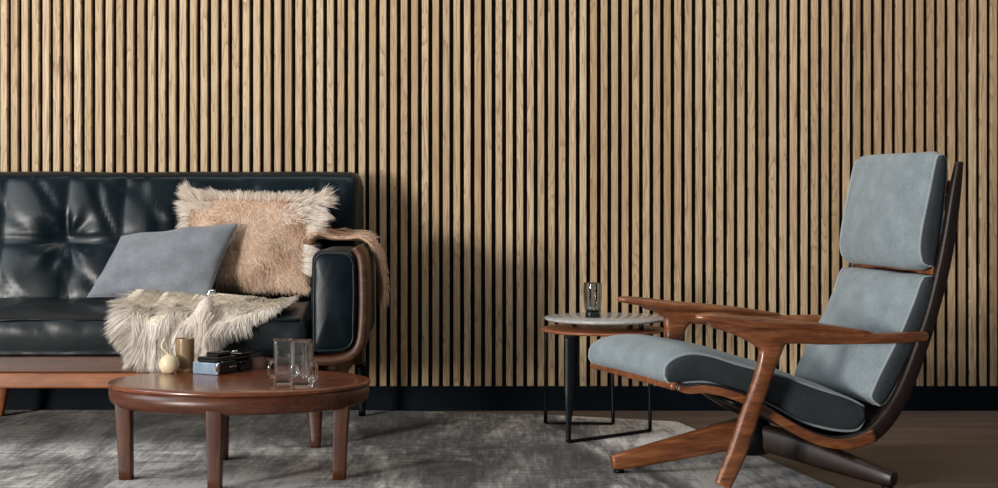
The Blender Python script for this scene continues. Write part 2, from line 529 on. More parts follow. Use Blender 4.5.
# arms
def arm(x0, x1, name):
    prof = []
    r = .035
    for cx, cz, a0 in ((x1 - r, .642 - r, 0), (x0 + r, .642 - r, 90), (x0 + .02, .312 + .02, 180), (x1 - .045, .312 + .045, 270)):
        rr = r if cz > .5 else (.02 if a0 == 180 else .045)
        for i in range(7):
            th = math.radians(a0 + 90 * i / 6)
            prof.append((cx + rr * math.cos(th), cz + rr * math.sin(th)))
    # refine long edges
    P = []
    for i, p in enumerate(prof):
        q = prof[(i + 1) % len(prof)]; d = math.dist(p, q); s = max(1, int(d / .03))
        for k in range(s): P.append((p[0] + (q[0] - p[0]) * k / s, p[1] + (q[1] - p[1]) * k / s))
    ys = [-.882, -.878, -.868] + [-.85 + .65 * i / 20 for i in range(21)] + [-.19, -.185]
    ks = [.86, .95, .99] + [1] * 21 + [.97, .9]
    cx, cz = (x0 + x1) / 2, .477
    V, F = [], []
    for y, k in zip(ys, ks):
        for (x, z) in P:
            w = .004 * mn.noise(Vector((x * 9, y * 6, z * 6)))
            fx = (abs(x - cx) - (x1 - x0) / 2 * (1 - k)); fx = math.copysign(max(0, fx), x - cx)
            fz = (abs(z - cz) - .165 * (1 - k) * .45); fz = math.copysign(max(0, fz), z - cz)
            V.append((cx + fx + w, y, cz + fz + w))
    m = len(P)
    for i in range(len(ys) - 1):
        for j in range(m):
            F.append((i * m + j, (i + 1) * m + j, (i + 1) * m + (j + 1) % m, i * m + (j + 1) % m))
    # front panel, softly puffed
    o = len(V); rings = [(.97, .003), (.9, .0055), (.78, .008), (.62, .0105), (.45, .0125), (.28, .0135), (.12, .014)]
    prev = list(range(m))
    for s, dy in rings:
        cur = []
        for j in range(m):
            v = V[j]; cur.append(len(V))
            px, pz = cx + (v[0] - cx) * s, cz + (v[2] - cz) * s
            V.append((px, -.882 - dy - .006 * (1 - s) ** .5 * mn.noise(Vector((px * 16, 2, pz * 11))), pz))
        for j in range(m): F.append((prev[j], prev[(j + 1) % m], cur[(j + 1) % m], cur[j]))
        prev = cur
    F.append(tuple(prev)); F.append(tuple((len(ys) - 1) * m + j for j in range(m)))
    a = mesh(name, V, F, M['leather'], sofa)
    pts = [V[j] for j in range(m)]
    loop = [(p[0], p[1] - .002, p[2]) for p in pts] + [(pts[0][0], pts[0][1] - .002, pts[0][2])]
    mesh('piping', *tube(loop, .0032, 1, 6), M['leather_seat'], a)
arm(-.602, -.457, 'armrest')
arm(-2.90, -2.755, 'armrest')

# exposed bent-wood strap around each arm
def strap(xo, sgn):
    path = [(-.75, .285), (-.62, .285), (-.53, .288), (-.475, .305), (-.447, .345), (-.438, .42), (-.437, .53), (-.443, .615), (-.462, .652)]
    pts = [(x if sgn > 0 else 2 * xo - x, -.80, z, .075, .0165) for x, z in path]
    return loft(pts, side=(0, 1, 0), n=16, power=6, sub=6)
mesh('arm_frame', *strap(0, 1), M['sofa_wood'], sofa)
mesh('arm_frame', *strap(-1.679, -1), M['sofa_wood'], sofa)
# rails under the seat
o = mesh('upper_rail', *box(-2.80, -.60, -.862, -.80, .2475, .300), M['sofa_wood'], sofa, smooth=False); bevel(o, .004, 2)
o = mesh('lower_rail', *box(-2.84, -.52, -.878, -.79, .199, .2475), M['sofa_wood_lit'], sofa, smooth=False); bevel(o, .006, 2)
o = mesh('rear_rail', *box(-2.84, -.50, -.22, -.13, .20, .37), M['sofa_wood'], sofa, smooth=False); bevel(o, .005, 2)
for x in (-2.80, -.56):
    o = mesh('side_rail', *box(x - .03, x + .03, -.80, -.21, .20, .29), M['sofa_wood'], sofa, smooth=False); bevel(o, .005, 2)
o = mesh('seat_deck', *box(-2.78, -.58, -.80, -.21, .27, .300), M['metal_dark'], sofa, smooth=False)
def leg(x, y, ztop, dx=0, dy=0, wt=.032, wb=.016, zb=RUG, mat='sofa_wood', sofa=sofa):
    V, F = loft([(x, y, ztop, wt, wt), (x + dx * .5, y + dy * .5, (ztop + zb) / 2, (wt + wb) / 2, (wt + wb) / 2), (x + dx, y + dy, zb, wb, wb)],
                side=(1, 0, 0), n=16, power=3.5, sub=4)
    mesh('leg', [(v[0], v[1], max(v[2], zb + .0004)) for v in V], F, M[mat], sofa)
leg(-.60, -.83, .205, .01, -.03)
leg(-.505, -.19, .205, .0, .01, .02, .012, mat='metal_dark')
leg(-2.78, -.83, .205, -.01, -.03)
leg(-2.82, -.19, .205, 0, .01, .02, .012, mat='metal_dark')
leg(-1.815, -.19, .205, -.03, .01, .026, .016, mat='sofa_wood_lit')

# ------------------------------------------------------------------ cushions and hides on the sofa
from mathutils.bvhtree import BVHTree
def bvh_of(objs):
    vs, fs = [], []
    for o in objs:
        off = Vector((0, 0, 0)); q = o
        while q is not None: off += q.location; q = q.parent
        b = len(vs)
        vs += [v.co + off for v in o.data.vertices]
        fs += [tuple(i + b for i in p.vertices) for p in o.data.polygons]
    return BVHTree.FromPolygons(vs, fs)
def conform(V, bvhs, eps=.004, reach=.14):
    out = []
    for v in V:
        v = Vector(v)
        for _ in range(2):
            for b in bvhs:
                loc, n_, i_, d_ = b.find_nearest(v, reach)
                if loc is not None and (v - loc).dot(n_) < eps: v = loc + n_ * (eps + .0008)
        out.append(v)
    return out
def prune(roots, bvhs, segs=4):
    keep = []
    for r in roots:
        p = Vector(r[0]); d = Vector(r[1]).normalized(); ok = True
        for k in range(segs):
            d = (d + Vector(r[2]) * (1.0 / segs)).normalized(); st = r[3] / segs
            for b in bvhs:
                h = b.ray_cast(p, d, st + .002)
                if h[0] is not None: ok = False; break
                loc, n_, i_, d_ = b.find_nearest(p, .03)
                if loc is not None and (p - loc).dot(n_) < .001: ok = False; break
            if not ok: break
            p = p + d * st
        if ok: keep.append(r)
    return keep

seat_b, back_b = bvh_of([seat]), bvh_of([backrest])
arm_b = [bvh_of([o]) for o in sofa.children if o.name.startswith('armrest')]
frame_b = [bvh_of([o]) for o in sofa.children if o.name.startswith(('upper_rail', 'arm_frame'))]
SOFA_B = [seat_b, back_b] + arm_b + frame_b

# fluffy cushion cover
fc = empty('fur_cushion', (-.86, -.42, .46))
tag(fc, 'fluffy tan sheepskin cushion propped in the sofa corner', 'cushion', 'cushions on the sofa')
V, F, fpt, fnr = pillow((-1.115, -.455, .478), (-.660, -.52, .480), (-.622, -.345, .802), (-1.118, -.325, .822), .075, seed=9, pinch=.03, amp=.016)
fcov = mesh('cover', conform(V, SOFA_B, .005), F, M['hide'], fc)
fcov_b = bvh_of([fcov])

# grey cushion
def crs(a, b): return -.010 * math.exp(-((b + .55 - .15 * a) / .10) ** 2) * smoothstep(-.7, 0, a) + .004 * math.exp(-((b + .3 - .2 * a) / .12) ** 2)
V, F, pt, nr = pillow((-1.400, -.60, .474), (-.978, -.65, .476), (-.905, -.50, .722), (-1.325, -.44, .676), .058, seed=4, crease=crs, pinch=.035, amp=.012)
gp = empty('wool_cushion', (-1.2, -.55, .46))
tag(gp, 'plain grey wool cushion leaning on the fluffy cushion', 'cushion', 'cushions on the sofa')
gcov = mesh('cover', conform(V, SOFA_B + [fcov_b], .006), F, M['pillow'], gp)
gcov_b = bvh_of([gcov])
rim = [pt(i / 20 * 2 - 1, -1, 1) for i in range(21)] + [pt(1, i / 20 * 2 - 1, 1) for i in range(1, 21)] + [pt(1 - i / 20 * 2, 1, 1) for i in range(1, 21)] + [pt(-1, 1 - i / 20 * 2, 1) for i in range(1, 21)]
rim = conform(rim, SOFA_B + [fcov_b], .008)
mesh('seam', *tube([tuple(p) for p in rim], .0024, 1, 6), M['pillow'], gp)

# cream long-haired throw over the seat edge
th = empty('sheepskin_throw', (-1.02, -.8, .43))
tag(th, 'shaggy cream sheepskin throw hanging over the front of the sofa seat', 'throw')
prof = cr([(-.665, .462), (-.70, .460), (-.77, .450), (-.83, .440), (-.872, .430), (-.895, .408), (-.902, .375), (-.904, .34), (-.904, .305)], 5)
NP = len(prof) - 1
def throw_pt(u, v):
    """u 0..1 left to right, v 0..1 back to front hem"""
    f = v * NP; i = min(NP - 1, int(f)); t = f - i
    y = prof[i][0] * (1 - t) + prof[i + 1][0] * t; z = prof[i][1] * (1 - t) + prof[i + 1][1] * t
    xl = -1.245 + .04 * smoothstep(.2, .5, v) + .045 * smoothstep(.5, 1, v)
    xr = -.665 - .05 * smoothstep(.1, .45, v) - .17 * smoothstep(.42, .7, v) - .03 * smoothstep(.7, 1, v)
    x = xl + (xr - xl) * u
    fold = .009 * math.sin(u * 21 + 1.2 * math.sin(v * 3)) + .010 * mn.noise(Vector((u * 6, v * 2.5, 4)))
    k = smoothstep(.4, .6, v)
    return Vector((x + .006 * math.sin(v * 9 + u * 5), y - (fold + .010) * k, z + (fold + .010) * (1 - k)))
nu, nv = 60, 44
V = conform([throw_pt(i / nu, j / nv) for j in range(nv + 1) for i in range(nu + 1)], SOFA_B + [gcov_b, fcov_b], .006)
TV = V
F = [(j * (nu + 1) + i, j * (nu + 1) + i + 1, (j + 1) * (nu + 1) + i + 1, (j + 1) * (nu + 1) + i) for j in range(nv) for i in range(nu)]
hide_t = mesh('hide', V, F, M['cream_hide'], th)
rnd = random.Random(11)
roots = []
for i in range(17000):
    u, v = rnd.random(), rnd.random() ** .8
    r0 = rnd.random()
    if r0 < .10: u = rnd.uniform(0, .05)
    elif r0 < .17: v = rnd.uniform(.94, 1)
    elif r0 < .22: u = rnd.uniform(.96, 1)
    elif r0 < .42: v = rnd.uniform(0, .16)
    fi, fj = min(nu - 1, int(u * nu)), min(nv - 1, int(v * nv)); tu, tv = u * nu - fi, v * nv - fj
    q00, q10, q01 = TV[fj * (nu + 1) + fi], TV[fj * (nu + 1) + fi + 1], TV[(fj + 1) * (nu + 1) + fi]
    q11 = TV[(fj + 1) * (nu + 1) + fi + 1]
    p = q00 * (1 - tu) * (1 - tv) + q10 * tu * (1 - tv) + q01 * (1 - tu) * tv + q11 * tu * tv
    n_ = (q10 - q00).cross(q01 - q00)
    if n_.length < 1e-10: continue
    n_.normalize()
    if n_.dot(Vector((0, -1, .6))) < 0: n_ = -n_
    if p.z > .515: continue
    p = p + n_ * .0015
    c1 = mn.noise(Vector((u * 13, v * 4, 2.2))); c2 = mn.noise(Vector((u * 13, v * 4, 6.1)))
    hang = smoothstep(.3, .6, v)
    flow = Vector((-.35 * (1 - u) + .1 + .9 * c1, -.55 * (1 - hang) - .15, -.10 - 1.0 * hang + .2 * c2))
    if u < .08: flow += Vector((-.8, -.1, .1))
    L = rnd.uniform(.036, .066) * (1 + .35 * c2)
    if u > .62 and v < .55: L *= .6
    d = n_ * (.50 + .25 * c2) + flow + Vector((rnd.gauss(0, .10), rnd.gauss(0, .10), rnd.gauss(0, .10)))
    if d.normalized().z > .6: continue
    roots.append((p, d, flow * .8 + Vector((0, 0, -.30)), L, rnd.uniform(.0009, .0018), n_))
roots = prune(roots, [seat_b] + frame_b + [gcov_b, fcov_b])
raw_mesh('hair', *strands(roots, 4, 8), M['cream_fur'], th)
# a long smooth lock falling across the hair from below the clasp
lock = []
for i in range(1500):
    t = rnd.random()
    k = rnd.gauss(0, 1)
    y = -.80 - .125 * t ** .8; z = .480 - .010 * t - (.03 * max(0, t - .6) / .4)
    w = .010 + .012 * t
    x = -.940 + k * w * .6
    d = Vector((-.15 - k * .22, -.8 * (1 - t) - .12, .1 - .9 * t))
    lock.append(((x, y, z + .006 + .006 * (1 - k * k * .5)), d, Vector((-.05 - k * .1, .12, -1.2)), rnd.uniform(.07, .15), rnd.uniform(.001, .002), Vector((k * .4, -1, .5))))
lock = prune(lock, [seat_b] + frame_b + [gcov_b], 6)
raw_mesh('lock', *strands(lock, 6, 9), M['pale_fur'], th)

# silver clasp lying on the throw
cl = empty('silver_clasp', (-.950, -.735, .492))
tag(cl, 'small silver clasp lying on top of the cream throw', 'clasp')
V, F = lathe([(.0005, .0), (.012, .0), (.015, .005), (.013, .011), (.007, .015), (.0005, .016)], (-.950, -.742, .494), 20)
mesh('dome', V, F, M['chrome'], cl)
VR, FR = [], []
for i in range(20):
    for k in range(8):
        t, q = 2 * PI * i / 20, 2 * PI * k / 8
        rr = .019 + .0026 * math.cos(q)
        VR.append((-.950 + rr * math.cos(t), -.748 + rr * math.sin(t) * .9, .495 + .0026 * math.sin(q)))
        FR.append((i * 8 + k, i * 8 + (k + 1) % 8, ((i + 1) % 20) * 8 + (k + 1) % 8, ((i + 1) % 20) * 8 + k))
mesh('ring', VR, FR, M['chrome'], cl)

# tan hide over the arm
ad = empty('suede_hide', (-.52, -.4, .65))
tag(ad, 'pale tan sheepskin draped over the back of the sofa arm', 'throw')
path = cr([(-.66, .655), (-.625, .664), (-.58, .656), (-.53, .654), (-.475, .655), (-.438, .632), (-.424, .58), (-.418, .52), (-.422, .455)], 5)
V, F = [], []
nv = 16
for i, (x, z) in enumerate(path):
    t = i / (len(path) - 1)
    for j in range(nv + 1):
        s = j / nv
        y0 = -.52 + .06 * smoothstep(.35, 1, t) + .03 * math.sin(t * 6); y1 = -.24 - .06 * smoothstep(.5, 1, t)
        w = .008 * math.sin(s * 14 + t * 3) + .012 * mn.noise(Vector((t * 4, s * 4, 3)))
        hang = smoothstep(.45, .7, t)
        V.append((x + (.006 + w) * hang, y0 + (y1 - y0) * s, z + (.010 + w) * (1 - hang) - .05 * hang * abs(s - .4) * t + .02 * s * (1 - hang)))
for i in range(len(path) - 1):
    for j in range(nv):
        F.append((i * (nv + 1) + j, i * (nv + 1) + j + 1, (i + 1) * (nv + 1) + j + 1, (i + 1) * (nv + 1) + j))
V = conform(V, SOFA_B + [fcov_b], .007)
hide = mesh('hide', V, F, M['hide'], ad)
mo = hide.modifiers.new('solid', 'SOLIDIFY'); mo.thickness = .006; mo.offset = 0
hide_b = bvh_of([hide])
rnd = random.Random(21); roots = []
for i in range(5200):
    k = rnd.randrange(len(V)); p = Vector(V[k]); t = k // (nv + 1) / len(path); s = (k % (nv + 1)) / nv
    n_ = Vector((1, -.1, .1)) if t > .6 else Vector((.1, -.1, 1))
    p += Vector((rnd.uniform(-.008, .008), rnd.uniform(-.012, .012), 0)) * .6 + n_ * .005
    d = (Vector((.8, -.25, .05)) if t < .55 else Vector((.12, -.15, -1))) + n_ * .15
    d += Vector((rnd.gauss(0, .12), rnd.gauss(0, .25), rnd.gauss(0, .10)))
    roots.append((p, d, Vector((0.0, 0, -.5)), rnd.uniform(.014, .028), rnd.uniform(.0009, .0016), n_))
roots = prune(roots, SOFA_B + [fcov_b], 3)
raw_mesh('fur', *strands(roots, 3, 4), M['tan_fur'], ad)

# fur on the fluffy cushion
rnd = random.Random(3)
roots, tips = [], []
def fnorm(a, b, s):
    e = .02
    pa = fpt(min(.999, a + e), b, s) - fpt(max(-.999, a - e), b, s); pb = fpt(a, min(.999, b + e), s) - fpt(a, max(-.999, b - e), s)
    q = pa.cross(pb)
    if q.length < 1e-9: return fnr * s
    q.normalize()
    if q.dot(fnr * s) < 0: q = -q
    return q
for i in range(26000):
    a = rnd.uniform(-.99, .99); b = rnd.uniform(-.99, .99); s = 1 if rnd.random() < .92 else -1
    p = fpt(a, b, s); q = fnorm(a, b, s)
    cl1 = mn.noise(Vector((a * 3, b * 3, 1.5))); cl2 = mn.noise(Vector((a * 3, b * 3, 7.5)))
    flow = Vector((.35 + .8 * cl1, 0, -.8 + .9 * cl2))
    L = rnd.uniform(.012, .022) * (1 + .3 * max(0, cl1))
    d = q * .42 + flow * .7 + Vector((rnd.gauss(0, .12), rnd.gauss(0, .12), rnd.gauss(0, .12)))
    roots.append((p + q * .002, d, flow * .6, L, rnd.uniform(.0008, .0015), q))
# long pale locks on the rim, longest on the two top corners and the right edge
for i in range(6800):
    u = rnd.random()
    if u < .34: a, b = rnd.uniform(-1, 1), rnd.uniform(.84, .99)
    elif u < .58: a, b = rnd.uniform(.84, .99), rnd.uniform(-.6, 1)
    elif u < .68: a, b = rnd.uniform(-.99, -.9), rnd.uniform(-.1, 1)
    elif u < .80: a, b = rnd.uniform(-1, -.55), rnd.uniform(.62, 1)
    else: a, b = rnd.uniform(.45, 1), rnd.uniform(.30, 1)
    if max(abs(a), abs(b)) < .86 and rnd.random() > ((abs(a) - .4) / .5) * ((b - .2) / .7) * 1.3: continue
    p = fpt(a, b, 1)
    corner = max(0, abs(a) - .45) / .55 * max(0, b)
    q = fnorm(a, b, 1)
    cl1 = mn.noise(Vector((a * 6, b * 6, 2.5))); cl2 = mn.noise(Vector((a * 6, b * 6, 9.5)))
    out = Vector((a * (1.1 if abs(a) > .8 else .5), -.15, b * (1.1 if b > .8 else .3)))
    d = out + q * .3 + Vector((cl1 * .9, -.1, cl2 * .8)) + Vector((rnd.gauss(0, .10), rnd.gauss(0, .12), rnd.gauss(0, .10)))
    L = rnd.uniform(.020, .034) * (1 + 1.0 * corner + (.35 if a > .88 else 0))
    tips.append((p + q * .003, d, Vector((.25 * a + cl1 * .5, 0, -.40 + cl2 * .3)), L, rnd.uniform(.0009, .0016), q))
others = SOFA_B + [gcov_b, hide_b, bvh_of([hide_t])]
raw_mesh('fur', *strands(prune(roots, others, 3), 3, 5), M['tan_fur'], fc)
raw_mesh('long_fur', *strands(prune(tips, others, 4), 4, 6), M['pale_fur'], fc)

# ------------------------------------------------------------------ coffee table
TC = (-.758, -1.28); TZ = .276
ct = empty('coffee_table', (TC[0], TC[1], 0))
tag(ct, 'low oval cherry wood coffee table standing in front of the sofa', 'table')
A, Bh = .381, .282
def oval(k, z, n=72, da=0):
    return [(TC[0] + (A * k - da) * math.cos(2 * PI * i / n), TC[1] + (Bh * k - da) * math.sin(2 * PI * i / n), z) for i in range(n)]
def rings(levels, n=72):
    V, F = [], []
    for da, z in levels: V += oval(1, z, n, da)
    for i in range(len(levels) - 1):
        for k in range(n): F.append((i * n + k, i * n + (k + 1) % n, (i + 1) * n + (k + 1) % n, (i + 1) * n + k))
    F.append(tuple(range(n))); F.append(tuple((len(levels) - 1) * n + k for k in range(n)))
    return V, F
o = mesh('tabletop', *rings([(.010, TZ - .013), (.001, TZ - .0115), (0, TZ - .008), (0, TZ - .004), (.0015, TZ - .0012), (.005, TZ), (.05, TZ), (.15, TZ)]), M['table_wood'], ct)
o = mesh('apron', *rings([(.06, TZ - .068), (.030, TZ - .067), (.016, TZ - .062), (.007, TZ - .053), (.003, TZ - .04), (.003, TZ - .0132), (.05, TZ - .0132)]), M['table_apron'], ct)
for lx, ly, tx in ((-.312, -.105, -1), (.308, -.105, 1), (-.024, -.252, 0), (-.094, .21, 0)):
    x, y = TC[0] + lx, TC[1] + ly
    V, F = loft([(x, y, TZ - .014, .0235, .022), (x, y, TZ - .08, .0225, .0215), (x - .003 * tx, y, .12, .0205, .0195), (x - .006 * tx, y, RUG, .0185, .0175)],
                side=(1, 0, 0), n=24, power=9, sub=4)
    mesh('leg', [(v[0], v[1], max(v[2], RUG + .0004)) for v in V], F, M['table_leg'], ct)

# cream round vase with thin curved neck
vz = empty('bud_vase', (-1.003, -1.115, TZ))
tag(vz, 'small round cream vase with a thin bent neck on the coffee table', 'vase')
V, F = lathe([(.0005, 0), (.014, 0), (.024, .006), (.0305, .019), (.031, .03), (.026, .044), (.016, .053), (.007, .057), (.0005, .058)], (-1.003, -1.115, TZ), 36)
mesh('body', V, F, M['cream_glaze'], vz)
mesh('neck', *tube([(-1.003, -1.115, TZ + .054), (-1.010, -1.118, TZ + .064), (-1.022, -1.12, TZ + .076), (-1.023, -1.12, TZ + .092), (-1.014, -1.12, TZ + .106)], .0036, 6, 8), M['cream_glaze'], vz)

# tan tumbler
V, F = lathe([(.0005, 0), (.026, 0), (.028, .004), (.0283, .02), (.0285, .05), (.029, .092), (.029, .099), (.0288, .1015), (.0282, .1025), (.0273, .1015), (.027, .099), (.0268, .092), (.0262, .05), (.0258, .02), (.0245, .012), (.0005, .010)], (-.966, -1.068, TZ), 40)
tb = mesh('amber_tumbler', V, F, M['amber_glass'], origin=(-.966, -1.068, TZ))
tag(tb, 'tall tan smoked glass tumbler just behind the round cream vase', 'glass')

# black camera
cam_t = empty('film_camera', (-.845, -1.10, TZ))
tag(cam_t, 'glossy black camera with slate blue end and silver fittings on the coffee table', 'camera')
c0 = Vector((-.845, -1.168)); a_ = Vector((-.87, .493)); b_ = Vector((.493, .87))
def rect(a0, a1, b0, b1): return [tuple(c0 + a_ * a + b_ * b) for a, b in ((a0, b0), (a1, b0), (a1, b1), (a0, b1))]
o = mesh('body', *prism(rect(.002, .092, .006, .166), TZ + .0005, TZ + .034), M['black_grip'], cam_t, smooth=False); bevel(o, .004, 3)
o = mesh('end_panel', *prism(rect(-.002, .096, -.004, .006), TZ + .0005, TZ + .036), M['slate'], cam_t, smooth=False); bevel(o, .003, 3)
o = mesh('top_plate', *prism(rect(.006, .090, .004, .164), TZ + .0342, TZ + .052), M['black_gloss'], cam_t, smooth=False); bevel(o, .009, 4)
o = mesh('prism_housing', *prism(rect(.022, .074, .03, .090), TZ + .050, TZ + .064), M['black_gloss'], cam_t, smooth=False); bevel(o, .006, 4)
o = mesh('flap', *prism(rect(-.008, .09, .10, .190), TZ + .0525, TZ + .0575), M['black_gloss'], cam_t, smooth=False); bevel(o, .0015, 2)
def disc(a, b, z0, r, h, name, mat):
    c = c0 + a_ * a + b_ * b
    mesh(name, *lathe([(.0005, 0), (r, 0), (r, h * .8), (r * .85, h), (.0005, h)], (c.x, c.y, z0), 24), M[mat], cam_t)
disc(-.001, -.002, TZ + .012, .0065, .025, 'knob', 'chrome')
disc(.03, .115, TZ + .057, .010, .006, 'dial', 'chrome')
# silver strip and plate along the front side
def sideplate(b0, b1, z0, z1, name):
    V, F = prism(rect(-.0015, .003, b0, b1), z0, z1)
    mesh(name, V, F, M['chrome'], cam_t, smooth=False)
sideplate(.018, .075, TZ + .0365, TZ + .039, 'silver_strip')
sideplate(.050, .085, TZ + .018, TZ + .023, 'silver_strip')
# lens on the long side facing the camera
Vl, Fl = lathe([(.0005, -.004), (.015, -.004), (.016, .004), (.013, .006), (.011, .002), (.0005, .001)], (0, 0, 0), 28)
cpos = c0 + b_ * .11
Vl = [(cpos.x + b_.x * v[0] - a_.x * v[2], cpos.y + b_.y * v[0] - a_.y * v[2], TZ + .018 + v[1]) for v in Vl]
mesh('lens', Vl, Fl, M['black_gloss'], cam_t)

# square glass mugs
def mug(cx, cy, w, d, h, rz, label, ear_side, tint):
    g = empty('glass_mug', (cx, cy, TZ), 0)
    tag(g, label, 'glass', 'square glass mugs on the coffee table')
    def sec(k, z, rr=6.0, n=64):
        out = []
        for i in range(n):
            t = 2 * PI * i / n; c, s = math.cos(t), math.sin(t)
            x = math.copysign(abs(c) ** (2 / rr), c) * (w / 2 - k); y = math.copysign(abs(s) ** (2 / rr), s) * (d / 2 - k)
            out.append((cx + x * math.cos(rz) - y * math.sin(rz), cy + x * math.sin(rz) + y * math.cos(rz), TZ + z))
        return out
    lv = [(.004, 0.0004), (.001, .003), (0, .010), (.0012, .018), (.0009, .026), (.0007, .05), (.0005, .09), (.0005, h - .012), (.0005, h - .006), (.0007, h - .002), (.0015, h), (.0032, h), (.0040, h - .002), (.0044, h - .006), (.0045, h - .012), (.0048, .09), (.0052, .055), (.0056, .034), (.007, .026), (.012, .021), (.020, .0195)]
    n = 64; V, F = [], []
    for q_, (k, z) in enumerate(lv): V += sec(k, z, 6.0 if q_ < 20 else 4.0)
    for i in range(len(lv) - 1):
        for k in range(n): F.append((i * n + k, i * n + (k + 1) % n, (i + 1) * n + (k + 1) % n, (i + 1) * n + k))
    F.append(tuple(range(n))); F.append(tuple((len(lv) - 1) * n + k for k in range(n)))
    mesh('bowl', V, F, M[tint], g)
    sx = ear_side
    ex = w / 2 - .002
    loop = [(ex - .001, .022), (ex + .010, .018), (ex + .015, .032), (ex + .013, .052), (ex + .006, .064), (ex - .001, .060)]
    P = [(cx + sx * x * math.cos(rz), cy + sx * x * math.sin(rz), TZ + z) for x, z in loop]
    mesh('handle', *tube(P, .0042, 6, 10), M['clear'], g)
    return g
mug(-.561, -1.405, .062, .055, .129, math.radians(-6), 'clear square glass mug with handle on the right, front one of two', 1, 'clear')
g2 = mug(-.622, -1.345, .056, .055, .126, math.radians(14), 'clear square glass mug standing half behind the other mug', -1, 'clear')
# heavy foot, cut lens and ribs of the front mug
g1 = next(o for o in COL.objects if o.name == 'glass_mug')
rz = math.radians(-6); fwd = Vector((math.sin(rz), -math.cos(rz), 0)); sdv = Vector((math.cos(rz), math.sin(rz), 0))
gc0 = Vector((-.561, -1.405, TZ)) + fwd * .0272
VL, FL = lathe([(.0005, 0), (.015, 0), (.0155, .002), (.012, .0052), (.0085, .0040), (.0005, .0034)], (0, 0, 0), 28)
VL = [gc0 + sdv * (v[0] - .012) + Vector((0, 0, v[1] * 1.25 + .046)) + fwd * v[2] for v in VL]
mesh('cut_lens', VL, FL, M['clear'], g1)
for x, zt in ((.010, .112), (.019, .118)):
    VL, FL = loft([(gc0.x + sdv.x * x, gc0.y + sdv.y * x, TZ + .024, .0045, .004), (gc0.x + sdv.x * x, gc0.y + sdv.y * x, TZ + .07, .0035, .003), (gc0.x + sdv.x * x, gc0.y + sdv.y * x, TZ + zt, .0012, .001)], side=(1, 0, 0), n=10, power=2, sub=4)
    mesh('rib', VL, FL, M['clear'], g1)

# ------------------------------------------------------------------ side table
st = empty('side_table', (.37, -.53, 0))
tag(st, 'small round grey topped side table with black steel legs beside the armchair', 'table')
SZ = .400
V, F = lathe([(.0005, -.012), (.195, -.012), (.207, -.009), (.211, -.005), (.211, -.002), (.208, 0), (.0005, 0)], (.367, -.53, SZ), 64)
mesh('tabletop', V, F, M['stone'], st)
V, F = lathe([(.0005, -.010), (.205, -.010), (.214, -.006), (.214, -.003), (.209, 0), (.0005, 0)], (.357, -.53, .362), 64)
mesh('shelf', V, F, M['ring_wood'], st)
for dx, dy in ((.1, .1), (-.1, .1), (.12, -.06)):
    mesh('spacer', *lathe([(.0005, 0), (.008, 0), (.008, .028), (.0005, .028)], (.365 + dx, -.53 + dy, .361), 14), M['metal_dark'], st)
# broad front leg
mesh('leg', *loft([(.240, -.70, .353, .024, .012), (.240, -.70, .25, .024, .012), (.237, -.71, .15, .020, .010), (.230, -.745, .075, .0095, .0085), (.228, -.78, RUG + .006, .0085, .0085)],
                  side=(1, 0, 0), n=14, power=3, sub=6), M['metal_dark'], st)
for (xt, yt, xb, yb) in ((.515, -.57, .519, -.55), (.168, -.40, .165, -.38), (.40, -.38, .404, -.40)):
    mesh('leg', *tube([(xt, yt, .353), ((xt + xb) / 2, (yt + yb) / 2, .18), (xb, yb, RUG + .005)], .0065, 4, 10), M['metal_dark'], st)
mesh('floor_bar', *tube([(.228, -.78, RUG + .006), (.36, -.68, RUG + .006), (.519, -.55, RUG + .006)], .006, 4, 10), M['metal_dark'], st)
mesh('floor_bar', *tube([(.165, -.38, RUG + .006), (.28, -.39, RUG + .006), (.404, -.40, RUG + .006)], .005, 4, 10), M['metal_dark'], st)

# smoked tumbler on it
tg = empty('smoked_tumbler', (.322, -.55, SZ))
tag(tg, 'smoked grey glass tumbler standing on the round side table', 'glass')
V, F = lathe([(.0235, .0205), (.0275, .03), (.0315, .075), (.0322, .100), (.0312, .113), (.0309, .1175), (.0302, .1195), (.0295, .1175), (.0299, .113), (.0307, .100), (.0299, .075), (.026, .033), (.021, .0245)], (.322, -.55, SZ), 48)
mesh('bowl', V, F, M['smoke'], tg)
V, F = lathe([(.0005, .0004), (.024, .0004), (.0265, .003), (.0262, .008), (.0245, .014), (.0236, .0203), (.0005, .0203)], (.322, -.55, SZ), 48)
mesh('base', V, F, M['smoke_base'], tg)

# ------------------------------------------------------------------ armchair (local x = backwards, y = away from camera side)
ch = empty('lounge_chair', (.72, -1.2, 0), math.radians(12))
tag(ch, 'walnut lounge armchair with blue grey wool cushions on a star base', 'chair')
def L(name, VF, mat, parent=None, smooth=True): return mesh(name, VF[0], VF[1], M[mat], parent or ch, smooth, local=True)

def soft(o, vox, it=6, f=.5):
    r = o.modifiers.new('remesh', 'REMESH'); r.mode = 'VOXEL'; r.voxel_size = vox; r.use_smooth_shade = True
    s = o.modifiers.new('smooth', 'SMOOTH'); s.factor = f; s.iterations = it
    return o

# side frame rails running from the seat front round the bottom and up the back
rail = [(-.336, .289, .010, .009), (-.305, .282, .013, .012), (-.225, .281, .016, .013), (-.092, .246, .016, .014), (.06, .158, .017, .016), (.15, .123, .018, .017),
        (.225, .120, .018, .019), (.29, .140, .018, .022), (.345, .195, .018, .023), (.392, .275, .018, .022), (.432, .37, .018, .021), (.470, .475, .018, .019),
        (.503, .59, .017, .020), (.527, .70, .016, .019), (.546, .82, .015, .016), (.561, .913, .012, .010)]
SLOPE = -.12
def skew(u, s):
    return u + .14 * s * smoothstep(-.08, -.32, u) if u < -.08 else u
for s in (1, -1):
    P = [(skew(u, .272 * s), -.272 * s, z, a, b) for u, z, a, b in rail]
    L('side_frame', loft(P, side=(0, 1, 0), n=14, power=4, sub=5), 'walnut_shaded' if True else 'walnut')
